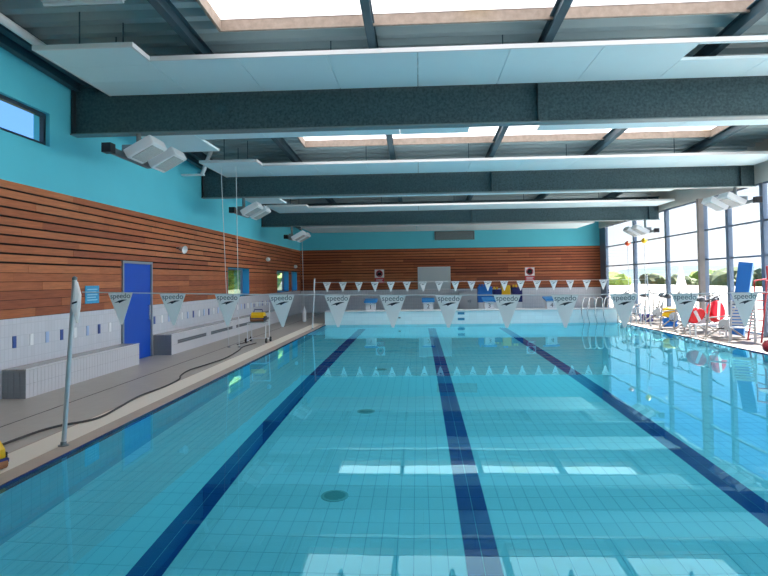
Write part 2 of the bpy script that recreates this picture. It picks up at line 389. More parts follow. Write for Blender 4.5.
# clerestory
def window(name, label, y0, y1, z0, z1, x, mull=(), fr=.06, frm=FRAME):
    wdw = thing(name, label, 'window', (x, (y0+y1)/2, z0), kind='structure'); c = (y0+y1)/2; h = z1-z0
    f = MB(); f.box(-.04, .04, y0-c, y1-c, 0, fr); f.box(-.04, .04, y0-c, y1-c, h-fr, h); f.box(-.04, .04, y0-c, y0-c+fr, fr, h-fr); f.box(-.04, .04, y1-c-fr, y1-c, fr, h-fr)
    for m_ in mull: f.box(-.035, .035, m_-c-fr/2, m_-c+fr/2, fr, h-fr)
    f.build('window_frame', frm, wdw)
    e = [y0]+list(mull)+[y1]
    for a, b in zip(e, e[1:]): bx(-.008, .008, a-c+.02, b-c-.02, .03, h-.03).build('pane', GLASS, wdw)
    return wdw
window('window_1', 'long dark framed strip window high in the turquoise wall', CLER[0], CLER[1], CLER[2], CLER[3], XL-.12, (5.0, 8.0), .07, mat('dark_frame', '#20384A', .5))
for i, (h, lab) in enumerate(zip(WINS, ('square window in cedar wall nearest the blue door, trees behind', 'narrow looking window in cedar wall, second past the blue door', 'window in cedar wall beside the far corner'))):
    window('window_%d' % (i+2), lab, h[0], h[1], h[2], h[3], XL-.26)
    j = MB(); a = .012
    j.box(XL-.22, XL+.05, h[0], h[0]+a, h[2], h[3]); j.box(XL-.22, XL+.05, h[1]-a, h[1], h[2], h[3]); j.box(XL-.22, XL+.05, h[0], h[1], h[2], h[2]+a); j.box(XL-.22, XL+.05, h[0], h[1], h[3]-a, h[3])
    j.build('window_reveal', JAMB, lwo)
# door
d = thing('door_1', 'tall royal blue door in the cedar wall between the two benches', 'door', (XL+.02, (DOOR[0]+DOOR[1])/2, 0), kind='structure')
hw = (DOOR[1]-DOOR[0])/2
bx(-.02, .02, -hw+.06, hw-.06, .01, 2.34).build('leaf', DOORBLUE, d)
f = MB(); f.box(-.02, .06, -hw, -hw+.06, 0, 2.4); f.box(-.02, .06, hw-.06, hw, 0, 2.4); f.box(-.02, .06, -hw+.06, hw-.06, 2.34, 2.4); f.build('door_frame', mat('door_frame', '#8793A0', .5), d)
h_ = MB(); h_.tube([(.02, hw-.2, .95), (.07, hw-.2, .95), (.07, hw-.2, 1.3), (.02, hw-.2, 1.3)], .014); h_.build('door_handle', STEEL, d, True)
# ---------------------------------------------------------------- benches
def bench(name, label, y0, y1, xf, h, slots):
    b = thing(name, label, 'bench', (XL+.046, y0, 0)); L = y1-y0; D = xf-XL-.046
    bx(0, D-.012, .012, L-.012, .001, h-.02).build('core', GROUT, b)
    tf = MB(); tw, thh = .1, h/2-.012
    nn = int(L/tw)
    for k in range(nn):
        for z in range(2):
            ya = k*L/nn
            if slots and z == 1 and any(s0 < ya+.05 < s1 for s0, s1 in slots):
                tf.box(D-.012, D, ya+.003, ya+L/nn-.003, z*thh+.003+.1, (z+1)*thh-.003); continue
            tf.box(D-.012, D, ya+.003, ya+L/nn-.003, z*thh+.003, (z+1)*thh-.003)
    o = tf.build('front_tiles', BTILE, b); o['kind'] = 'stuff'
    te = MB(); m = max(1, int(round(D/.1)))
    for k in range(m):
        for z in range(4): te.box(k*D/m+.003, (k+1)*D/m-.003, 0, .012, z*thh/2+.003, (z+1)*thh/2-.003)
    o = te.build('end_tiles', BTILE_SHADED, b); o['kind'] = 'stuff'
    bx(0, D+.005, -.005, L, h-.024, h).build('seat_slab', BTOP, b)
    bx(D-.03, D+.008, -.005, L, h-.02, h+.003).build('nosing', mat('nosing', '#DADADC', .4), b)
    for s0, s1 in slots:
        g = MB(); zc = thh+.07
        for q in range(2): g.box(D-.02, D-.004, s0, s1, zc-.052+q*.045, zc-.026+q*.045)
        g.build('vent_slot', mat('vent_dark', '#5F666C', .6), b)
    return b
bench('tiled_bench', 'shorter grey tiled wall bench before the blue door', 9.72, 13.8, -6.45, .48, [])
bench('tiled_bench', 'longer grey tiled wall bench with vent slots past the blue door', 15.48, 29.0, -6.38, .53, [(.45, 2.6), (3.0, 5.2), (5.6, 7.8), (8.3, 10.5)])
# small wall things
n_ = thing('notice_board', 'cyan printed notice on cedar boards left of the blue door', 'notice', (XL+.05, 12.48, 1.46))
bx(0, .01, -.27, .27, 0, .37).build('panel', CYAN, n_); l = MB()
for q in range(5): l.box(.01, .013, -.2, .2-.06*(q % 2), .06+q*.055, .085+q*.055)
l.build('print_lines', mat('notice_print', '#9AD4F0', .5), n_)
h = thing('wall_speaker', 'white horn loudspeaker on cedar wall above the second bench', 'speaker', (XL+.05, 17.0, 2.85))
MB().lathe([(.03, 0), (.03, .1)], (0, 0, 0), (1, 0, 0)).build('bracket', GREYM, h, True)
MB().lathe([(.05, 0), (.06, .05), (.08, .12), (.11, .17), (.11, .19), (.08, .17), (.03, .13)], (.1, -.02, -.02), (.9, -.35, -.2)).build('horn', PLASTICW, h, True)
for y, z, lab in ((27.35, 2.86, 'small white oval lamp on cedar wall between the two far windows'), (33.6, 2.66, 'small white oval lamp on cedar wall near the far corner')):
    w_ = thing('wall_lamp', lab, 'lamp', (XL+.05, y, z), group='oval wall lamps')
    bx(0, .03, -.1, .1, -.03, .03).build('backplate', GREYM, w_); MB().lathe([(.05, -.13), (.085, -.09), (.095, 0), (.085, .09), (.05, .13)], (.06, 0, 0), (0, 1, 0)).build('cover', PLASTICW, w_, True)
# ---------------------------------------------------------------- far wall
fw_ = bx(XL, XR, YF, YF+.3, -.3, 6.2).build('wall_far', BLUE_WALL); tag(fw_, 'far end wall with cedar boards under a turquoise band', 'wall', kind='structure')
bx(XL+.03, XR, YF-.03, YF, 0, WOOD0-.02).build('tile_dado', WTILEX, fw_)
bx(XL+.05, XR, YF-.02, YF, WOOD0-.02, WOOD1+.02).build('felt_backing', FELT, fw_)
for r, z0, z1 in plank_rows():
    x = XL+.06
    while x < XR-.05:
        L = random.choice((3.0, 3.6, 4.2, 2.4)); L = min(L, XR-x)
        if XR-x-L < .4: L = XR-x
        link('plank', plankme('X', L-.005, z1-z0-(.012 if r < 6 else 0), random.randrange(6)), fw_, (x, YF-.02-random.uniform(0, .004), z0)); x += L
for (cx, lab) in ((-2.24, 'red and white warning sign left of the whiteboard'), (6.38, 'red and white warning sign right of the whiteboard')):
    s = thing('warning_sign', lab, 'sign', (cx, YF-.05, 1.66), group='warning signs on the far wall')
    bx(-.27, .27, -.012, 0, 0, .3).build('text_panel', SIGNR, s)
    l = MB(); [l.box(-.2, .2-.05*(q % 2), -.016, -.012, .06+q*.075, .09+q*.075) for q in range(3)]; l.build('text_lines', SIGNW, s)
    bx(-.27, .27, -.012, 0, .32, .8).build('pictogram_panel', SIGNW, s)
    MB().lathe([(.2, 0), (.2, .006), (.155, .006), (.155, 0)], (0, -.012, .56), (0, -1, 0), 24).build('ring', SIGNR, s)
    bx(-.08, .1, -.017, -.012, .49, .61).build('pictogram', BLACK, s)
wb = thing('whiteboard', 'pale grey whiteboard on the far cedar wall', 'board', (.92, YF-.05, 1.3))
bx(-.92, .92, -.03, 0, 0, 1.24).build('board_face', mat('board_face', '#C5CFD3', .4), wb); f = MB(); f.box(-.94, .94, -.04, 0, 1.24, 1.27); f.box(-.94, .94, -.04, 0, -.03, 0); f.box(-.94, -.92, -.04, 0, 0, 1.24); f.box(.92, .94, -.04, 0, 0, 1.24); f.build('board_frame', WHITE, wb)
vg = thing('vent_grille', 'grey louvred vent grille in the turquoise band of far wall', 'vent', (2.13, YF, 4.14))
bx(-1.12, 1.12, -.02, 0, 0, .45).build('backing', mat('vent_back', '#4E666F', .7), vg)
for q in range(8): bx(-1.08, 1.08, -.04, -.02, .03+q*.052, .055+q*.052).build('slat', mat('vent_slat', '#8A979C', .5), vg)
f = MB(); f.box(-1.15, 1.15, -.045, 0, -.03, 0); f.box(-1.15, 1.15, -.045, 0, .45, .48); f.box(-1.15, -1.12, -.045, 0, 0, .45); f.box(1.12, 1.15, -.045, 0, 0, .45); f.build('grille_frame', GREYM, vg)
ec = thing('equipment_cabinet', 'pale grey two-door cabinet behind the end wall below whiteboard', 'cabinet', (2.87, YF-.5, 0))
bx(-.55, .55, -.02, .42, 0, 1.12).build('body', mat('cabinet_grey', '#C3C4C9', .5), ec)
for sx in (-1, 1):
    dd = bx(min(sx*.01, sx*.54), max(sx*.01, sx*.54), -.04, -.02, .05, 1.08).build('door', mat('cabinet_door', '#CBCCD0', .5), ec); bx(sx*.06-.01, sx*.06+.01, -.06, -.04, .5, .62).build('handle', STEEL, dd)
t = bx(XL, XR+.3, YB-.3, YB, -.3, 6.9).build('wall_back', BLUE_WALL); tag(t, 'turquoise wall behind the viewer', 'wall', kind='structure')
# ---------------------------------------------------------------- right glass wall
gw = thing('window_5', 'tall glazed curtain wall along the right side of the pool hall', 'window', (XR, 0, 0), kind='structure')
MY = [34.4, 29.96, 26.14, 22.77, 21.05, 18.96, 15.2, 11.45, 7.7, 3.95, .2, -3.55, -5.95]
RZ = [.06, 2.44, 3.5, 4.62]
mulme = bx(-.07, .07, -.09, .09, 0, 4.62).mesh('mullion', FRAME)
for y in MY: link('mullion', mulme, gw, (0, y, 0))
bx(-.07, .07, 34.49, YF, 0, 4.62).build('corner_post', FRAME, gw)
for a, b in zip(MY, MY[1:]):
    for z0, z1 in zip(RZ, RZ[1:]): bx(-.008, .008, b+.09, a-.09, z0, z1).build('pane', GLASS, gw)
    for z in RZ: bx(-.05, .05, b+.09, a-.09, z-.03, z+.03).build('rail', FRAME, gw)
t = MB()
t.v = [(XR-.1, YB, 4.65), (XR+.2, YB, 4.65), (XR+.2, YF+.3, 4.65), (XR-.1, YF+.3, 4.65), (XR-.1, YB, 7), (XR+.2, YB, 7), (XR+.2, YF+.3, 6.2), (XR-.1, YF+.3, 6.2)]
t.f = [(0, 3, 2, 1), (4, 5, 6, 7), (0, 1, 5, 4), (1, 2, 6, 5), (2, 3, 7, 6), (3, 0, 4, 7)]
t = t.build('wall_right', FASC); tag(t, 'pale eave wall above the glazing', 'wall', kind='structure')
t = bx(XR-.3, XR-.12, 22.57, 22.73, 0, 4.65).build('support_pillar', CONC); tag(t, 'slender grey brown pillar standing in front of the glass wall', 'pillar', kind='structure')
# ---------------------------------------------------------------- roof: sheet with skylight openings, purlins, girders
SKY_X = (-3.3, 8.4)
skyl = [(5.9, 10.05), (13.3, 17.75), (20.7, 25.2)]
rb = MB(); rs = MB()
def strip(mb, x0, x1, y0, y1):
    y = y0; per = .46
    prof = []
    while y < y1-1e-6:
        for dy, dz in ((0, 0), (.16, 0), (.2, .12), (.42, .12)):
            if y+dy < y1: prof.append((y+dy, roofz(y+dy)+dz))
        y += per
    prof.append((y1, roofz(y1)))
    b = len(mb.v)
    for (yy, zz) in prof: mb.v += [(x0, yy, zz), (x1, yy, zz)]
    for i in range(len(prof)-1): mb.f.append((b+2*i, b+2*i+1, b+2*i+3, b+2*i+2))
holes = [(SKY_X[0], SKY_X[1], a, b) for a, b in skyl]
for a in cells(XL-.3, XR+.3, YB-.3, YF+.3, holes): strip(rs, a[0], a[1], a[2], a[3])
co = rs.build('ceiling', ROOF); tag(co, 'corrugated grey steel roof sheeting over the pool hall', 'ceiling', kind='structure')
tm = MB()
for a in cells(XL-.4, XR+.4, YB-.4, YF+.4, holes):
    b = len(tm.v)
    for z in (.16, .19): tm.v += [(a[0], a[2], roofz(a[2])+z), (a[1], a[2], roofz(a[2])+z), (a[1], a[3], roofz(a[3])+z), (a[0], a[3], roofz(a[3])+z)]
    tm.f += [tuple(b+i for i in q) for q in ((0, 3, 2, 1), (4, 5, 6, 7), (0, 1, 5, 4), (1, 2, 6, 5), (2, 3, 7, 6), (3, 0, 4, 7))]
tm.build('roof_build_up', ROOF, co)
for i, (a, b) in enumerate(skyl):
    s = thing('skylight', 'long cream roof skylight, %s from the viewer' % ('nearest', 'second', 'farthest')[i], 'skylight', (0, 0, 0), group='roof skylights', kind='structure')
    x0, x1 = SKY_X; zb = -.06
    c = MB()
    def wallq(xa, xb, ya, yb):
        k = len(c.v)
        c.v.extend([(xa, ya, roofz(ya)+zb), (xb, ya, roofz(ya)+zb), (xb, yb, roofz(yb)+zb), (xa, yb, roofz(yb)+zb), (xa, ya, roofz(ya)+.17), (xb, ya, roofz(ya)+.17), (xb, yb, roofz(yb)+.17), (xa, yb, roofz(yb)+.17)])
        c.f.extend([tuple(k+q for q in f_) for f_ in ((0, 3, 2, 1), (4, 5, 6, 7), (0, 1, 5, 4), (1, 2, 6, 5), (2, 3, 7, 6), (3, 0, 4, 7))])
    wallq(x0, x1, b-.05, b); wallq(x0, x1, a, a+.05); wallq(x0, x0+.05, a+.05, b-.05); wallq(x1-.05, x1, a+.05, b-.05)
    c.build('curb', CURB, s)
    nsh = 8
    for q in range(nsh):
        g = MB(); xa, xb = x0+(x1-x0)*q/nsh, x0+(x1-x0)*(q+1)/nsh
        g.v = [(xa, a, roofz(a)+.13), (xb, a, roofz(a)+.13), (xb, b, roofz(b)+.13), (xa, b, roofz(b)+.13)]; g.f = [(0, 1, 2, 3)]
        g.build('sheet', SKYL, s)
for i, x in enumerate(PURLX):
    m_ = MB(); hw, dp, ft = .07, .24, .02
    prof = [(-hw, 0), (hw, 0), (hw, -ft), (.012, -ft), (.012, -dp+ft), (hw, -dp+ft), (hw, -dp), (-hw, -dp), (-hw, -dp+ft), (-.012, -dp+ft), (-.012, -ft), (-hw, -ft)]
    y0, y1 = YB, YF; k = len(m_.v); n2 = len(prof)
    m_.v = [(x+a, y0, roofz(y0)+b) for a, b in prof]+[(x+a, y1, roofz(y1)+b) for a, b in prof]
    m_.f = [tuple(range(n2)), tuple(range(2*n2-1, n2-1, -1))]+[(q, (q+1) % n2, n2+(q+1) % n2, n2+q) for q in range(n2)]
    o = m_.build('roof_purlin', PURL); tag(o, 'dark steel purlin under the roof, %s from the left wall' % ('first', 'second', 'third', 'fourth', 'fifth', 'sixth')[i], 'purlin', group='roof purlins', kind='structure')
for i, (y, z) in enumerate(BEAMS):
    bt = roofz(y)-.25
    b = thing('roof_girder', 'deep galvanised roof girder, %s' % ('above the viewer', 'nearest in view', 'middle one over the pool', 'farthest over the pool')[i], 'girder', (0, y, z), group='roof girders', kind='structure')
    H = bt-z
    bx(XL, XR-.1, -.01+.12, .01+.12, .025, H).build('web', GALV, b)
    bx(XL, XR-.1, 0, .26, 0, .025).build('bottom_flange', GALVE, b)
    bx(XL, XR-.1, 0, .26, H-.025, H).build('top_flange', GALV, b)
    for sx in (2.36, 9.9): bx(sx-.012, sx+.012, .0, .11, .025, H-.025).build('stiffener', GALV, b)
    for sx in (XL+.02,): bx(sx, sx+.04, .0, .26, .025, H-.025).build('end_plate', mat('end_plate', '#26353B', .6), b)
# eaves member and pipe on the left
def along(name, label, cat, x, dz, w_, h_, m_, y0=YB, y1=YF):
    k = MB(); k.v = [(x+a*w_/2, yy, roofz(yy)+dz+b*h_) for yy in (y0, y1) for a, b in ((-1, 0), (1, 0), (1, 1), (-1, 1))]
    k.f = [(0, 1, 2, 3), (7, 6, 5, 4)]+[(q, (q+1) % 4, 4+(q+1) % 4, 4+q) for q in range(4)]
    o = k.build(name, m_); return tag(o, label, cat, kind='structure')
along('trim_5', 'dark steel edge member where the turquoise wall meets the roof', 'edge beam', XL+.09, -.34, .14, .2, PURL)
dp_ = MB().tube([(-6.25, YB+.2, roofz(YB)-.3), (-6.25, 11.3, roofz(11.3)-.3)], .07, 12).build('roof_pipe', WHITE, None, True); tag(dp_, 'white pipe running under the roof beside the left wall', 'pipe')
st_ = thing('roof_strut', 'short white diagonal strut under the roof by the left end of the middle girder', 'strut', (-6.28, 17.5, 5.0))
MB().tube([(0, 0, .04), (.33, 0, roofz(17.5)-5.0)], .06, 10).build('tube', WHITE, st_, True); bx(-.6, .06, -.08, .08, 0, .04).build('wall_bracket', WHITE, st_)
lt = thing('strip_light', 'slim white strip light fixed under the roof at upper left', 'lamp', (-4.85, 8.6, 5.97))
bx(-.62, .62, -.05, .05, .06, .12).build('housing', WHITE, lt); [bx(q-.01, q+.01, -.01, .01, .12, .26).build('hanger', PURL, lt) for q in (-.5, .5)]; MB().tube([(-.6, 0, .04), (.6, 0, .04)], .035, 10).build('diffuser', PLASTICW, lt, True)
# ---------------------------------------------------------------- hung acoustic rafts
RP = 1.5
def raft(label, z, panels, hang):
    """panels: list of (x0,x1,y0,y1) tiles"""
    r = thing('acoustic_raft', label, 'ceiling raft', (0, 0, 0), group='white hung acoustic rafts')
    for (x0, x1, y0, y1) in panels: bx(x0+.006, x1-.006, y0+.004, y1-.004, z, z+.05).build('panel', RAFT, r)
    for (x, y) in hang:
        top = roofz(y); MB().tube([(x, y, z+.05), (x, y, top+.125)], .012, 6).build('hanger_rod', PURL, r)
    return r
def rim(r, segs, z):
    for (x0, x1, y0, y1) in segs: bx(x0, x1, y0, y1, z-.004, z+.07).build('edge_rail', RAFTE, r)
def raft_front(label, yb, z, wide, hole=None, xr=9.0):
    """raft whose back edge touches a girder at yb"""
    yf = yb-1.78; P = []
    for x0, x1 in ((-6.0, -4.45),):
        P += [(x0, x1, yb-2.4, yb-1.62), (x0, x1, yb-1.62, yb-.82), (x0, x1, yb-.82, yb)]
    x = -4.45
    while x < xr-.01:
        x1 = min(x+RP, xr)
        if hole and hole[0]-.05 < (x+x1)/2 < hole[1]: P.append((x, x1, yb-1.0, yb)); P.append((x, x1, yf, yf+.07))
        else: P.append((x, x1, yf, yb))
        x = x1
    r = raft(label, z, P, [(-5.4, yb-2.2), (-4.8, yb-1.95), (-5.3, yb-1.2), (-1.5, yb-.9), (1.55, yb-.9), (4.5, yb-.5), (7.5, yb-.9)])
    rim(r, [(-6.0, -4.45, yb-2.44, yb-2.4), (-4.45, -4.41, yb-2.44, yf-.04), (-4.45, xr, yf-.04, yf), (-6.04, -6.0, yb-2.44, yb)], z)
    return r
raft_front('hung white acoustic raft in front of the nearest roof girder', 11.66, 5.58, True, (4.5, 7.5))
raft_front('hung white acoustic raft in front of the middle roof girder', 19.02, 5.19, True, None, 10.2)
raft_front('hung white acoustic raft in front of the farthest roof girder', 26.5, 4.85, True, None, 10.2)
def raft_back(label, ya, z, depth, holes=(), xr=8.6):
    P = []
    P += [(-6.1, -4.85, ya, ya+depth), (-6.1, -4.85, ya+depth, ya+depth+1.2)]
    x = -4.85
    while x < xr-.01:
        x1 = min(x+RP, xr); m_ = (x+x1)/2
        if not any(h0 < m_ < h1 for h0, h1 in holes): P.append((x, x1, ya, ya+depth))
        x = x1
    r = raft(label, z, P, [(-5.5, ya+.7), (-1.5, ya+.7), (4.5, ya+.7), (7.5, ya+.7)])
    rim(r, [(-6.1, xr, ya+depth-.02, ya+depth+.02)] if not holes else [(-6.1, -4.85, ya+depth+1.2, ya+depth+1.24)], z); return r
raft_back('hung white acoustic raft just behind the nearest roof girder', 12.15, 5.1, 1.35, [(1.2, 2.6)])
raft_back('hung white acoustic raft just behind the middle roof girder', 19.5, 4.76, 1.7, [(20, 21)])
r = raft('hung white acoustic raft before the far turquoise wall', 4.5, [(-5.8+1.44*k, -5.8+1.44*(k+1), 30.2, 33.4) for k in range(10)], [(-4, 31.5), (0, 31.5), (4, 31.5), (8, 31.5)])
rim(r, [(-5.8, 8.6, 33.38, 33.42), (-5.8, 8.6, 30.16, 30.2)], 4.5)
# ---------------------------------------------------------------- floodlight fittings
def floodlight(label, x, yb, zb, s):
    """twin floodlight hung under a girder; s=+1 lamps face +X"""
    f = thing('twin_floodlight', label, 'floodlight', (x, yb, zb), group='twin floodlights under the girders')
    MB().tube([(0, .12, 0), (0, .12, -.5)], .05, 8).build('hanger', GREYM, f)
    bx(-.05, .05, -1.0, .6, -.6, -.5).build('mounting_bar', GREYM, f)
    bx(-.08, .09, -1.18, -1.0, -.62, -.45).build('control_box', BLACK, f)
    ax = Vector((math.cos(.5)*s, 0, math.sin(.5))); az = Vector((-math.sin(.5)*s, 0, math.cos(.5)))
    for k, yc in enumerate((-.55, .45)):
        c = Vector((s*.45, yc, -.46))
        h = MB().obox(c, ax, (0, 1, 0), az, .58, .64, .18).build('lamp_head', PLASTICW, f, bevel=.03)
        MB().obox(c-az*.095, ax, (0, 1, 0), az, .44, .5, .02).build('lens', LENS, h)
        MB().obox(Vector((s*.1, yc, -.46)), (1, 0, 0), (0, 1, 0), (0, 0, 1), .2, .06, .2).build('bracket', GREYM, f)
    return f
for i, (y, z) in enumerate(BEAMS[1:]):
    floodlight('twin white floodlight by the left wall under the %s girder' % ('nearest', 'middle', 'farthest')[i], -5.55, y, z, 1)
for i, (y, z) in enumerate(BEAMS[2:]):
    floodlight('twin white floodlight by the glass wall under the %s girder' % ('middle', 'farthest')[i], 9.75, y, z, -1)
# hanging cords
for (x, y, x1, z1, lab, wt) in ((-5.42, 17.2, -5.62, 5.18, 'thin white cord from ceiling raft to the deck beside the trolley, left one', 0), (-5.12, 17.2, -5.18, 5.18, 'thin white cord from ceiling raft to the deck beside the trolley, right one', 0), (-5.2, 27.6, -5.3, roofz(27.6), 'white cord with a weight hanging near the far left pool corner', 1)):
    c = thing('hanging_cord', lab, 'cord', (x, y, 0))
    MB().tube([(0, 0, .01), (x1-x, 0, z1)], .009, 6).build('cord', ROPE, c)
    MB().lathe([(.04, 0), (.09, .04), (.09, .5), (.03, .62), (.015, .7)] if wt else [(.05, 0), (.05, .01), (.02, .03)], (0, 0, .003)).build('weight' if wt else 'floor_eye', PLASTICW if wt else STEEL, c, True)
# ---------------------------------------------------------------- starting blocks
def digit(ch, size):
    cu = bpy.data.curves.new('lettering', 'FONT'); cu.body = ch; cu.size = size; cu.align_x = 'CENTER'; cu.extrude = .001
    o = bpy.data.objects.new('lettering_source', cu); COL.objects.link(o); dg = bpy.context.evaluated_depsgraph_get()
    me = bpy.data.meshes.new_from_object(o.evaluated_get(dg)); bpy.data.objects.remove(o); me.materials.clear(); me.materials.append(INK)
    for v in me.vertices: x, y, z = v.co; v.co = (x, -z, y)
    return me
for i, x in enumerate((-2.04, .41, 2.98, 5.57)):
    b = thing('starting_block', 'blue topped white starting block on the far end wall, lane %s from the left' % ('one', 'two', 'three', 'four')[i], 'starting block', (x, 25.95, .56), group='starting blocks')
    MB().prism([(-.2, 0, 0), (-.2, .5, 0), (-.2, .5, .4), (-.2, 0, .33)], (.4, 0, 0)).build('pedestal', PLASTICW, b)
    MB().prism([(-.27, -.12, .33), (-.27, .6, .43), (-.27, .6, .5), (-.27, -.12, .4)], (.54, 0, 0)).build('platform', BLOCKB, b)
    h = MB().tube([(-.22, -.03, .3), (-.22, -.14, .3), (.22, -.14, .3), (.22, -.03, .3)], .016).build('grip_bar', STEEL, b, True)
    link('lane_number', digit(str(i+1), .26), b, (0, -.004, .07))
# storage boxes behind the blocks
for (x, w_, h, m_, nm, lab) in ((3.35, .7, .75, BLUEM, 'storage_crate', 'blue float crate behind the third starting block'), (3.95, .42, .6, NAVY, 'storage_crate', 'navy float crate right of the blue one'), (4.4, .42, .8, YELLOW, 'storage_crate', 'yellow float crate right of the navy one'), (4.95, .5, .7, NAVY, 'storage_crate', 'wide navy float crate at the right end of the row')):
    c = thing(nm, lab, 'crate', (x, 31.2, 0), group='float crates')
    tbl = .7
    s = MB(); [s.box(-w_/2, w_/2, -.25+q*.46, -.21+q*.46, tbl, tbl+h) for q in range(2)]; [s.box(-w_/2+q*(w_-.04), -w_/2+.04+q*(w_-.04), -.21, .21, tbl, tbl+h) for q in range(2)]; s.box(-w_/2, w_/2, -.25, .25, tbl-.04, tbl)
    s.build('crate_body', m_, c)
    l = MB(); [l.box(-w_/2+.03, w_/2-.03, -.23, .23, 0, .66)]; l.build('stand', WHITE, c)
    f = MB(); [f.tube([(-w_/2+.1+q*.13, random.uniform(-.1, .1), tbl), (-w_/2+.1+q*.13, 0, tbl+h+.12)], .05, 8) for q in range(max(2, int(w_/.13)-1))]; f.build('foam_float', random.choice((YELLOW, YELLOW, BLUEM)), c, True)
# ---------------------------------------------------------------- backstroke flag lines
TRI_W, TRI_H = .30, .365
def text_mesh(body, size, m_):
    me = digit(body, size); me.materials.clear(); me.materials.append(m_); return me
tri = MB(); NX = 6
tri.prism([(-TRI_W/2, 0, 0), (TRI_W/2, 0, 0), (.012, .02, -TRI_H), (-.012, .02, -TRI_H)], (0, .004, 0)); trime = tri.mesh('pennant', FLAG)
PRINT = mat('print_grey', '#71818A', .7)
word = text_mesh('speedo', .085, PRINT)
boom = MB().prism([(-.075, 0, -.0), (-.02, 0, .026), (.03, 0, .036), (.085, 0, .034), (.04, 0, .022), (.005, 0, .006), (-.012, 0, -.004), (-.02, 0, .008), (-.04, 0, .006)], (0, .002, 0)).mesh('emblem', INK)
def flag_line(label, y, xs, xa, xb, za, zb, sag):
    f = thing('backstroke_flag_line', label, 'flag line', (xa, y, 0), group='backstroke flag lines')
    def rz(x): u = (x-xa)/(xb-xa); return za+(zb-za)*u-sag*4*u*(1-u)
    MB().tube([(x-xa, 0, rz(x)) for x in [xa+(xb-xa)*k/40 for k in range(41)]], .006, 6).build('rope', ROPE, f)
    for x in xs:
        p = link('pennant', trime, f, (x-xa, -.006, rz(x)-.002)); p.rotation_euler = (random.uniform(-.05, .05), random.uniform(-.03, .03)-math.atan(0), random.uniform(-.06, .06))
        q = link('lettering', word, p, (0, -.003, -.062)); q = link('emblem', boom, p, (0, -.004, -.115))
    return f
xs = [-3.45, -2.83, -2.19, -1.56, -.92, -.29, .34, .99, 1.63, 2.27, 2.93, 3.57, 4.21, 4.85, 5.49, 6.13, 6.77, 7.41]
flag_line('white triangular backstroke flags strung across the near pool', 6.91, xs, -3.91, 8.44, 1.78, 1.75, .085)
xs2 = [-3.5+.613*k for k in range(18)]
flag_line('smaller looking white backstroke flags strung across the far pool', 23.3, xs2, -3.96, 8.5, 1.80, 1.76, .015)
def flag_pole(label, x, y, lean, rolled):
    p = thing('flag_pole', label, 'pole', (x, y, 0), group='flag poles')
    MB().lathe([(.06, 0), (.06, .012), (.035, .02), (.033, .05)], (0, 0, .003)).build('foot', GREYM, p, True)
    MB().tube([(0, 0, .01), (lean, 0, 1.93)], .026, 12).build('tube', mat('pole_steel', '#CBD0D3', .35, .35), p, True)
    MB().lathe([(.028, 0), (.03, .03), (.0, .05)], (lean, 0, 1.92)).build('cap', GREYM, p, True)
    if rolled:
        MB().tube([(lean+.03, -.02, 1.9), (lean+.05, -.03, 1.75), (lean+.035, -.03, 1.6), (lean+.05, -.03, 1.42)], [.02, .045, .05, .01], 8).build('rolled_pennant', FLAG, p, True)
        MB().obox((lean+.045, -.085, 1.66), (1, 0, .3), (0, 1, 0), (0, 0, 1), .06, .004, .02).build('rolled_emblem', INK, p)
    return p
flag_pole('leaning steel flag pole with a rolled pennant at the near left pool edge', -4.13, 6.91, .13, True)
flag_pole('steel flag pole at the far left pool edge', -4.08, 23.3, .1, False)
flag_pole('steel flag pole at the near right pool edge', 8.62, 6.91, -.1, False)
flag_pole('steel flag pole at the far right pool edge', 8.62, 23.3, -.1, False)
# ---------------------------------------------------------------- hose
hp = [(-4.9, 5.6), (-4.86, 6.87), (-4.84, 7.27), (-4.8, 7.61), (-4.7, 7.85), (-4.5, 8.1), (-4.44, 8.4), (-4.5, 8.94), (-4.6, 9.87), (-4.55, 10.69), (-4.6, 11.5), (-4.76, 12.0), (-4.86, 12.72), (-4.79, 13.46), (-4.71, 14.65), (-4.85, 16.2), (-5.0, 17.2), (-4.9, 18.2)]
def smooth(pts, n=6):
    out = []
    for i in range(len(pts)-1):
        p0, p1, p2, p3 = [Vector(pts[max(0, min(len(pts)-1, i+k))]) for k in (-1, 0, 1, 2)]
        for k in range(n):
            t = k/n; out.append(.5*((2*p1)+(p2-p0)*t+(2*p0-5*p1+4*p2-p3)*t*t+(3*p1-p0-3*p2+p3)*t**3))
    out.append(Vector(pts[-1])); return out
hm = MB().tube(smooth([(x, y, .02) for x, y in hp]), .015, 8).build('suction_hose', RUBBER, None, True); tag(hm, 'dark grey hose snaking along the deck beside the left pool edge', 'hose')
# ---------------------------------------------------------------- pool robots
def robot(label, loc, rz):
    r = thing('pool_robot', label, 'pool cleaner', loc, rz, group='pool robots')
    b = MB().prism([(-.2, -.17, .1), (-.2, .17, .1), (-.2, .17, .2), (-.2, .08, .28), (-.2, -.08, .28), (-.2, -.17, .2)], (.4, 0, 0)); b.build('shell', YELLOW, r, bevel=.025)
    bx(-.22, .22, -.19, .19, .06, .11).build('bumper', NAVY, r, bevel=.015)
    for s in (-1, 1): MB().tube([(-.2, s*.15, .055), (.2, s*.15, .055)], .052, 12).build('brush_roller', mat('brush_brown', '#9C6B4A', .8), r, True)
    for s in (-1, 1): bx(s*.205-.02, s*.205+.02, -.15, .15, .02, .16).build('drive_track', BLACK, r)
    MB().tube([(-.15, 0, .26), (-.12, 0, .36), (.12, 0, .36), (.15, 0, .26)], .015, 8).build('handle', NAVY, r, True)
    return r
robot('yellow pool cleaning robot on the coping at the lower left picture edge', (-4.45, 5.93, .006), 1.2)
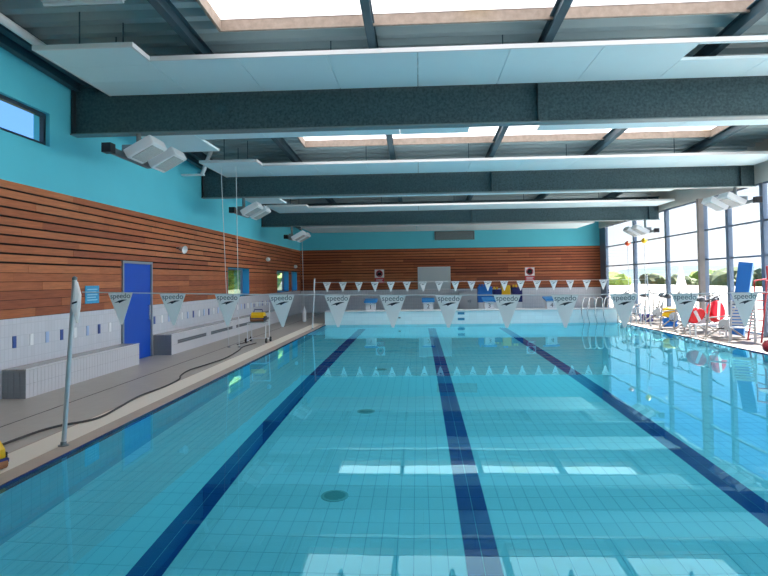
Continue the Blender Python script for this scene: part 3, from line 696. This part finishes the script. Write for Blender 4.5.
# trolley
t = thing('robot_trolley', 'white tube trolley with wheels beside the pool carrying a yellow robot', 'trolley', (-4.93, 18.6, 0), 0)
f = MB()
for s in (-1, 1):
    f.tube([(s*.28, -.28, .07), (s*.28, .25, .1), (s*.28, .22, .62), (s*.28, .3, 1.2)], .016); f.tube([(s*.28, -.25, .1), (s*.28, -.2, .6), (s*.28, .22, .62)], .016)
f.tube([(-.28, .3, 1.2), (.28, .3, 1.2)], .016); f.tube([(-.28, -.2, .6), (.28, -.2, .6)], .016); f.tube([(-.28, .25, .1), (.28, .25, .1)], .014)
f.build('frame', PLASTICW, t, True)
for s in (-1, 1):
    for y in (-.28, .25):
        w_ = MB().lathe([(.04, -.02), (.075, -.02), (.075, .02), (.04, .02)], (s*.31, y, .078), (1, 0, 0)).build('wheel', BLACK, t, True); MB().lathe([(.03, -.025), (.03, .025)], (s*.31, y, .078), (1, 0, 0)).build('hub', GREYM, w_)
MB().tube([(-.24, -.3, .05), (-.4, -.9, .03)], .014).build('tow_handle', RUBBER, t); bx(-.24, .24, -.22, .24, .62, .64).build('tray', GREYM, t)
robot('yellow pool cleaning robot resting on the white trolley', (-4.93, 18.6, .642), 0)
# ---------------------------------------------------------------- right deck: pool ladder, aqua bikes, mats, chairs
def ladder(label, x, y):
    l = thing('pool_ladder', label, 'ladder', (x, y, 0), group='pool ladders')
    for s in (-1, 1):
        pts = [(.4, s*.25, .0), (.4, s*.25, .55)]+[(.13+.27*math.cos(a), s*.25, .55+.27*math.sin(a)) for a in [k*math.pi/10 for k in range(1, 10)]]+[(-.14, s*.25, .55), (-.16, s*.25, 0), (-.16, s*.25, -1.0)]
        MB().tube(pts, .021, 10).build('handrail', STEEL, l, True)
    for z in (-.2, -.5, -.8): bx(-.2, -.12, -.25, .25, z, z+.03).build('tread', STEEL, l)
    return l
ladder('steel pool ladder at the far right corner of the pool', PX1+.0, 25.0); ladder('steel pool ladder second from the far right corner', PX1, 24.0)
hr = thing('steps_handrail', 'group of curved steel handrails at the far right end of the pool', 'handrail', (7.0, 25.6, 0))
for k, x in enumerate((-.25, -.02, .28, .62)):
    pts = [(x+.3, .1, .565), (x+.28, .08, .85)]+[(x+.14+.16*math.cos(a), .02-.05*a, .88+.16*math.sin(a)) for a in (.6, 1.2, 1.8, 2.4)]+[(x-.06, -.16, .75), (x-.1, -.2, .4), (x-.04, -.22, .05), (x+.06, -.22, -.4)]
    MB().tube(smooth(pts, 3), .02, 8).build('rail', STEEL, hr, True)
def bike(loc, rz, label):
    b = thing('aqua_bike', label, 'exercise bike', loc, rz, group='aqua bikes on the right deck')
    f = MB()
    for s in (-1, 1): f.tube([(-.6, s*.24, .03), (.6, s*.24, .03)], .022)
    for x in (-.58, .58): f.tube([(x, -.3, .03), (x, .3, .03)], .022)
    f.tube([(-.55, 0, .05), (-.05, 0, .42), (.5, 0, .05)], .028); f.tube([(-.05, 0, .42), (-.3, 0, .86)], .026); f.tube([(.5, 0, .05), (.36, 0, .95)], .026); f.tube([(-.2, 0, .68), (.4, 0, .62)], .02)
    f.build('frame', mat('bike_frame', '#A39F9A', .35), b, True)
    MB().tube([(-.3, 0, .84), (-.36, 0, 1.02)], .02).build('seat_post', STEEL, b, True)
    MB().tube([(-.55, 0, 1.06), (-.45, 0, 1.08), (-.32, 0, 1.06), (-.18, 0, 1.05)], [.07, .1, .06, .03], 10).build('saddle', mat('saddle', '#3B4048', .6), b, True)
    h = MB().tube([(.36, 0, .9), (.34, 0, 1.15)], .02).build('handlebar_stem', STEEL, b, True)
    MB().tube([(.12, -.24, 1.3), (.3, -.25, 1.22), (.34, -.12, 1.15), (.34, .12, 1.15), (.3, .25, 1.22), (.12, .24, 1.3)], .017).build('handlebar', mat('grip', '#2C3036', .6), b, True)
    MB().lathe([(.03, -.03), (.16, -.03), (.17, 0), (.16, .03), (.03, .03)], (-.02, 0, .42), (0, 1, 0), 16).build('resistance_disc', mat('disc_grey', '#AEB6BA', .5), b, True)
    for s in (-1, 1):
        MB().tube([(-.02, s*.05, .42), (-.02+s*.13, s*.09, .42-s*.1)], .012).build('crank', STEEL, b); MB().obox((-.02+s*.14, s*.15, .42-s*.1), (1, 0, 0), (0, 1, 0), (0, 0, 1), .16, .09, .03).build('pedal', BLACK, b)
    for s in ((-.58, -.3), (-.58, .3), (.58, -.3), (.58, .3)): MB().lathe([(.035, 0), (.03, .03)], (s[0], s[1], 0)).build('foot', BLACK, b)
    return b
names = ['nearest the red cushions', 'second from the red cushions', 'third from the red cushions', 'fourth from the red cushions', 'fifth from the red cushions', 'sixth from the red cushions', 'seventh from the red cushions', 'farthest, beside the pool ladders']
b0 = None
for i, y in enumerate((18.5, 20.15, 21.1, 22.05, 24.6, 26.1, 27.2, 28.3)):
    lab = 'white aqua bike on the right deck, '+names[i]
    x = 8.98+.05*((i*7) % 3-1)+(.33 if i == 4 else 0); rz = math.radians(180+random.uniform(-9, 9))
    if b0 is None: b0 = bike((x, y, 0), rz, lab)
    else:
        c = copy_tree(b0); c.location = (x, y, 0); c.rotation_euler = (0, 0, rz); c['label'] = lab
for i, (x, y, lab) in enumerate(((10.05, 21.7, 'white aqua bike in the row by the glass, nearest'), (10.05, 23.4, 'white aqua bike in the row by the glass, middle'), (10.05, 26.4, 'white aqua bike in the row by the glass, farthest'))):
    c = copy_tree(b0); c.location = (x, y, 0); c.rotation_euler = (0, 0, math.radians(90)); c['label'] = lab
def cushion(loc, rot, size, label):
    c = thing('float_cushion', label, 'cushion', loc, 0, group='red float cushions'); c.rotation_euler = rot
    w_, h_, d_ = size
    MB().prism([(w_*.5*math.cos(a)*(1 if abs(math.cos(a)) < .7 else .95), -d_/2, h_*.5*math.sin(a)) for a in [k*math.pi/10 for k in range(20)]], (0, d_, 0)).build('pad', RED, c, bevel=.05)
    bx(-w_*.08, w_*.08, -d_/2-.012, d_/2+.012, -h_*.45, h_*.45).build('strap', SIGNW, c, bevel=.004)
    return c
cushion((9.14, 19.38, .76), (math.radians(-20), math.radians(20), .2), (.55, .68, .22), 'big red oval float cushion propped upright on the aqua bikes')
cushion((8.52, 19.4, .64), (math.radians(10), math.radians(-30), .1), (.62, .42, .22), 'red float cushion lying lower on the aqua bikes')
fr_ = thing('float_rack', 'low white rack holding the red float cushions', 'rack', (8.88, 19.38, 0))
for sx in (-1, 1):
    for s2 in (-1, 1): bx(sx*.45-.02, sx*.45+.02, s2*.2-.02, s2*.2+.02, 0, .34).build('leg', PLASTICW, fr_)
for k in range(5): bx(-.48, .48, -.23+k*.1, -.17+k*.1, .34, .37).build('slat', PLASTICW, fr_)
# mixed floats pile
for (x, y, z, m_, lab) in ((9.1, 22.75, .55, YELLOW, 'yellow foam pull buoy stacked beside the aqua bikes'), (9.1, 22.75, .17, BLUEM, 'blue foam pull buoy under the yellow one'), (9.2, 25.35, .17, NAVY, 'navy foam pull buoy farther along the bike row')):
    c = thing('pull_buoy', lab, 'float', (x, y, z))
    for s in (-1, 1): MB().tube([(-.25, 0, s*.07), (-.12, 0, s*.09), (.12, 0, s*.09), (.25, 0, s*.07)], [.07, .1, .1, .07], 10).build('foam_half', m_, c, True)
    MB().tube([(-.05, 0, -.1), (-.05, .02, .1)], .012).build('strap', WHITE, c)
mt = thing('exercise_mat', 'tall blue foam mat leaning upright near the glass wall', 'mat', (9.72, 19.3, 0), 0)
up_ = Vector((.16, 0, 1)).normalized(); al_ = Vector((.75, -.66, 0)); al_ = (al_-up_*al_.dot(up_)).normalized(); no_ = al_.cross(up_)
MB().obox(up_*1.13+Vector((0, 0, .02)), al_, no_, up_, .36, .16, 2.24).build('foam_core', BLUEL, mt)
MB().obox(up_*1.13+Vector((0, 0, .02))+no_*.095, al_, no_, up_, .36, .03, 2.24).build('cover', BLUEM, mt)
MB().obox(up_*1.13+Vector((0, 0, .02))-al_*.195, al_, no_, up_, .03, .2, 2.24).build('edge_cover', BLUEM, mt)
# red tubular lifeguard chair
g = thing('lifeguard_chair', 'red tube high lifeguard chair at the right picture edge', 'chair', (9.9, 17.75, 0), math.radians(90))
f = MB()
for s in (-1, 1):
    f.tube([(s*.35, -.5, 0), (s*.28, -.1, 1.35), (s*.28, -.05, 2.1)], .024); f.tube([(s*.35, .5, 0), (s*.28, .3, 1.35)], .024); f.tube([(s*.28, -.1, 1.35), (s*.28, .3, 1.35)], .022); f.tube([(s*.3, .3, 1.7), (s*.3, -.07, 1.75)], .02); f.tube([(s*.29, .3, 1.35), (s*.3, .3, 1.7)], .02)
for z in (.3, .6, .9, 1.15): f.tube([(-.34, .5-.148*z, z), (.34, .5-.148*z, z)], .018)
f.tube([(-.28, -.05, 2.1), (.28, -.05, 2.1)], .022); f.tube([(-.34, -.4, .35), (.34, -.4, .35)], .018); f.build('frame', REDM, g, True)
for k in range(5): bx(-.27, .27, -.08+k*.08, -.02+k*.08, 1.37, 1.39).build('seat_slat', WHITE, g)
for k in range(5): bx(-.27, .27, -.1, -.08, 1.45+k*.12, 1.53+k*.12).build('back_slat', WHITE, g)
# white slatted plastic chair
def slat_chair(loc, rz, label):
    c = thing('slatted_chair', label, 'chair', loc, rz)
    for s in (-1, 1):
        MB().tube([(s*.3, .3, 0), (s*.3, .25, .42), (s*.3, -.2, .38), (s*.3, -.3, 0)], .025).build('leg_frame', mat('chair_plastic', '#B4B7B9', .45), c, True)
        MB().tube([(s*.31, .27, .42), (s*.32, .25, .64), (s*.32, -.22, .66)], .025).build('armrest', mat('chair_plastic', '#B4B7B9', .45), c, True)
        MB().tube([(s*.29, -.18, .38), (s*.28, -.45, 1.15)], .025).build('back_upright', mat('chair_plastic', '#B4B7B9', .45), c, True)
    for k in range(6): bx(-.28, .28, .2-k*.075, .255-k*.075, .4, .425).build('seat_slat', mat('chair_plastic', '#B4B7B9', .45), c)
    for k in range(8):
        u = k/8; MB().obox((0, -.2-.26*u, .48+.68*u), (1, 0, 0), (0, .36, -.93), (0, .93, .36), .54, .055, .02).build('back_slat', mat('chair_plastic', '#B4B7B9', .45), c)
    return c
slat_chair((8.98, 17.55, 0), math.radians(150), 'white slatted plastic chair on the deck beside the blue mat')
rbu = thing('rescue_buoy', 'dark red rescue buoy lying on the right pool edge', 'buoy', (8.45, 14.9, .19), .3)
MB().tube([(-.42, 0, 0), (-.36, 0, 0), (-.2, 0, 0), (.2, 0, 0), (.36, 0, 0), (.42, 0, 0)], [.04, .13, .18, .18, .13, .04], 14).build('float_body', mat('dark_red', '#A5182A', .4), rbu, True)
for s in (-1, 1): MB().tube([(-.2, s*.16, .06), (-.18, s*.22, .1), (.18, s*.22, .1), (.2, s*.16, .06)], .018).build('grab_handle', BLACK, rbu, True)
tb = thing('toy_box', 'yellow plastic toy box on a white stand at the right edge', 'box', (10.05, 16.9, 0), 0)
bx(-.3, .3, -.25, .25, .42, .7).build('box_body', YELLOW, tb, bevel=.02); bx(-.32, .32, -.27, .27, .36, .42).build('stand_top', WHITE, tb)
for sx in (-1, 1):
    for s2 in (-1, 1): bx(sx*.26-.02, sx*.26+.02, s2*.2-.02, s2*.2+.02, 0, .36).build('stand_leg', WHITE, tb)
for (y, m_, lab) in ((29.7, ORANGE, 'orange marker ball on a thin pole before the glass wall'), (27.55, YELLOW, 'yellow marker ball on a thin pole before the glass wall')):
    p = thing('marker_pole', lab, 'marker', (10.0, y, 0), group='marker poles')
    MB().lathe([(.18, 0), (.18, .04), (.03, .08)], (0, 0, 0)).build('base', GREYM, p, True); MB().tube([(0, 0, .06), (0, 0, 3.35)], .012, 6).build('pole', ROPE, p); MB().lathe([(.02, -.12), (.09, -.08), (.13, 0), (.09, .08), (.02, .12)], (0, 0, 3.44)).build('ball', m_, p, True)
# ---------------------------------------------------------------- outside
t = bx(-400, XL-TH, -200, 500, -1.2, -.6).build('ground_left', GRASS); tag(t, 'grass outside the left wall', 'ground', kind='structure')
t = bx(XR+.3, 60, -200, 500, -1.2, -.3).build('ground_right', PAVE); tag(t, 'pale paved ground outside the glass wall', 'ground', kind='structure')
t = bx(60, 900, -300, 900, -3.2, -2.2).build('ground_field', GRASS); tag(t, 'pale green fields beyond the paving', 'ground', kind='structure')
hl = MB()
def hillstrip(cx, cy, R, a0, a1, h, seed):
    rnd = random.Random(seed); N = 60; b = len(hl.v)
    for k in range(N+1):
        a = a0+(a1-a0)*k/N; hh = h*(.65+.2*math.sin(k*.31+seed)+.12*math.sin(k*.83+seed*2)+rnd.uniform(-.03, .03))
        for rr, zz in ((R*.82, -2.3), (R, hh), (R*1.25, -2.3)): hl.v.append((cx+rr*math.sin(a), cy+rr*math.cos(a), zz))
    for k in range(N):
        for q in range(2): i = b+3*k+q; hl.f.append((i, i+1, i+4, i+3))
hillstrip(0, 0, 420, math.radians(2), math.radians(120), 8, 1)
hillstrip(0, 0, 650, math.radians(2), math.radians(120), 15, 3)
t = hl.build('far_hills', HILL); tag(t, 'hills on the horizon beyond the glass wall, coloured blue green for haze', 'hill', kind='structure')
def blob(mb, c, r, rnd, sub=2, squash=.85):
    bm = bmesh.new(); bmesh.ops.create_icosphere(bm, subdivisions=sub, radius=1)
    b = len(mb.v)
    for v in bm.verts:
        d = 1+.22*math.sin(v.co.x*5+c[0])*math.sin(v.co.y*6+c[1])+rnd.uniform(-.1, .1); mb.v.append((c[0]+v.co.x*r*d, c[1]+v.co.y*r*d, c[2]+v.co.z*r*d*squash))
    mb.f += [tuple(b+v.index for v in f.verts) for f in bm.faces]; bm.free()
def tree(loc, h, r, m_, label, group, seed):
    rnd = random.Random(seed); t = thing('tree', label, 'tree', loc, 0, group)
    MB().tube([(0, 0, 0), (.1, 0, h*.35), (0, .1, h*.6)], [r*.12, r*.09, r*.05], 8).build('trunk', BARK, t, True)
    c = MB()
    for k in range(11):
        a = rnd.uniform(0, 6.28); q = rnd.uniform(.0, .75)*r; blob(c, (q*math.cos(a), q*math.sin(a), h*(.4+.5*rnd.random())), r*rnd.uniform(.38, .62), rnd)
    c.build('crown', m_, t); return t
ORD = ['first', 'second', 'third', 'fourth', 'fifth', 'sixth', 'seventh', 'eighth', 'ninth', 'tenth', 'eleventh', 'twelfth', 'thirteenth', 'fourteenth']
for i, (x, y, h, r) in enumerate(((-12.0, 36.8, 6, 2.2), (-18.2, 41, 9, 3.2), (-11.6, 43.5, 6.5, 2.4), (-13.4, 50, 8, 2.9), (-10.2, 55, 7, 2.4), (-9.6, 47.6, 6, 1.7))):
    tree((x, y, -.6), h, r, LEAF, 'sunlit green tree outside the left windows, %s from the pool hall' % ORD[i], 'trees outside the left windows', 20+i)
for i in range(14):
    a = math.radians(18+2.3*i+random.uniform(-.3, .3)); R = (165, 235)[i % 2]+random.uniform(-10, 10); hh = random.uniform(2.6, 4.6)
    tree((R*math.sin(a), R*math.cos(a), -2.2), hh, hh*1.25, LEAF2 if i % 3 else LEAF, 'distant tree beyond the glass wall, %s from the far wall' % ORD[i], 'distant trees beyond the glass', 50+i)
ps = thing('closed_parasol', 'folded white parasol outside beyond the glass wall', 'parasol', (24.5, 58.5, -.3))
MB().tube([(0, 0, 0), (0, 0, 3.2)], .04).build('pole', GREYM, ps); MB().lathe([(.55, 0), (.35, .8), (.1, 2.2), (.03, 2.5)], (0, 0, .9)).build('canopy', SIGNW, ps, True)
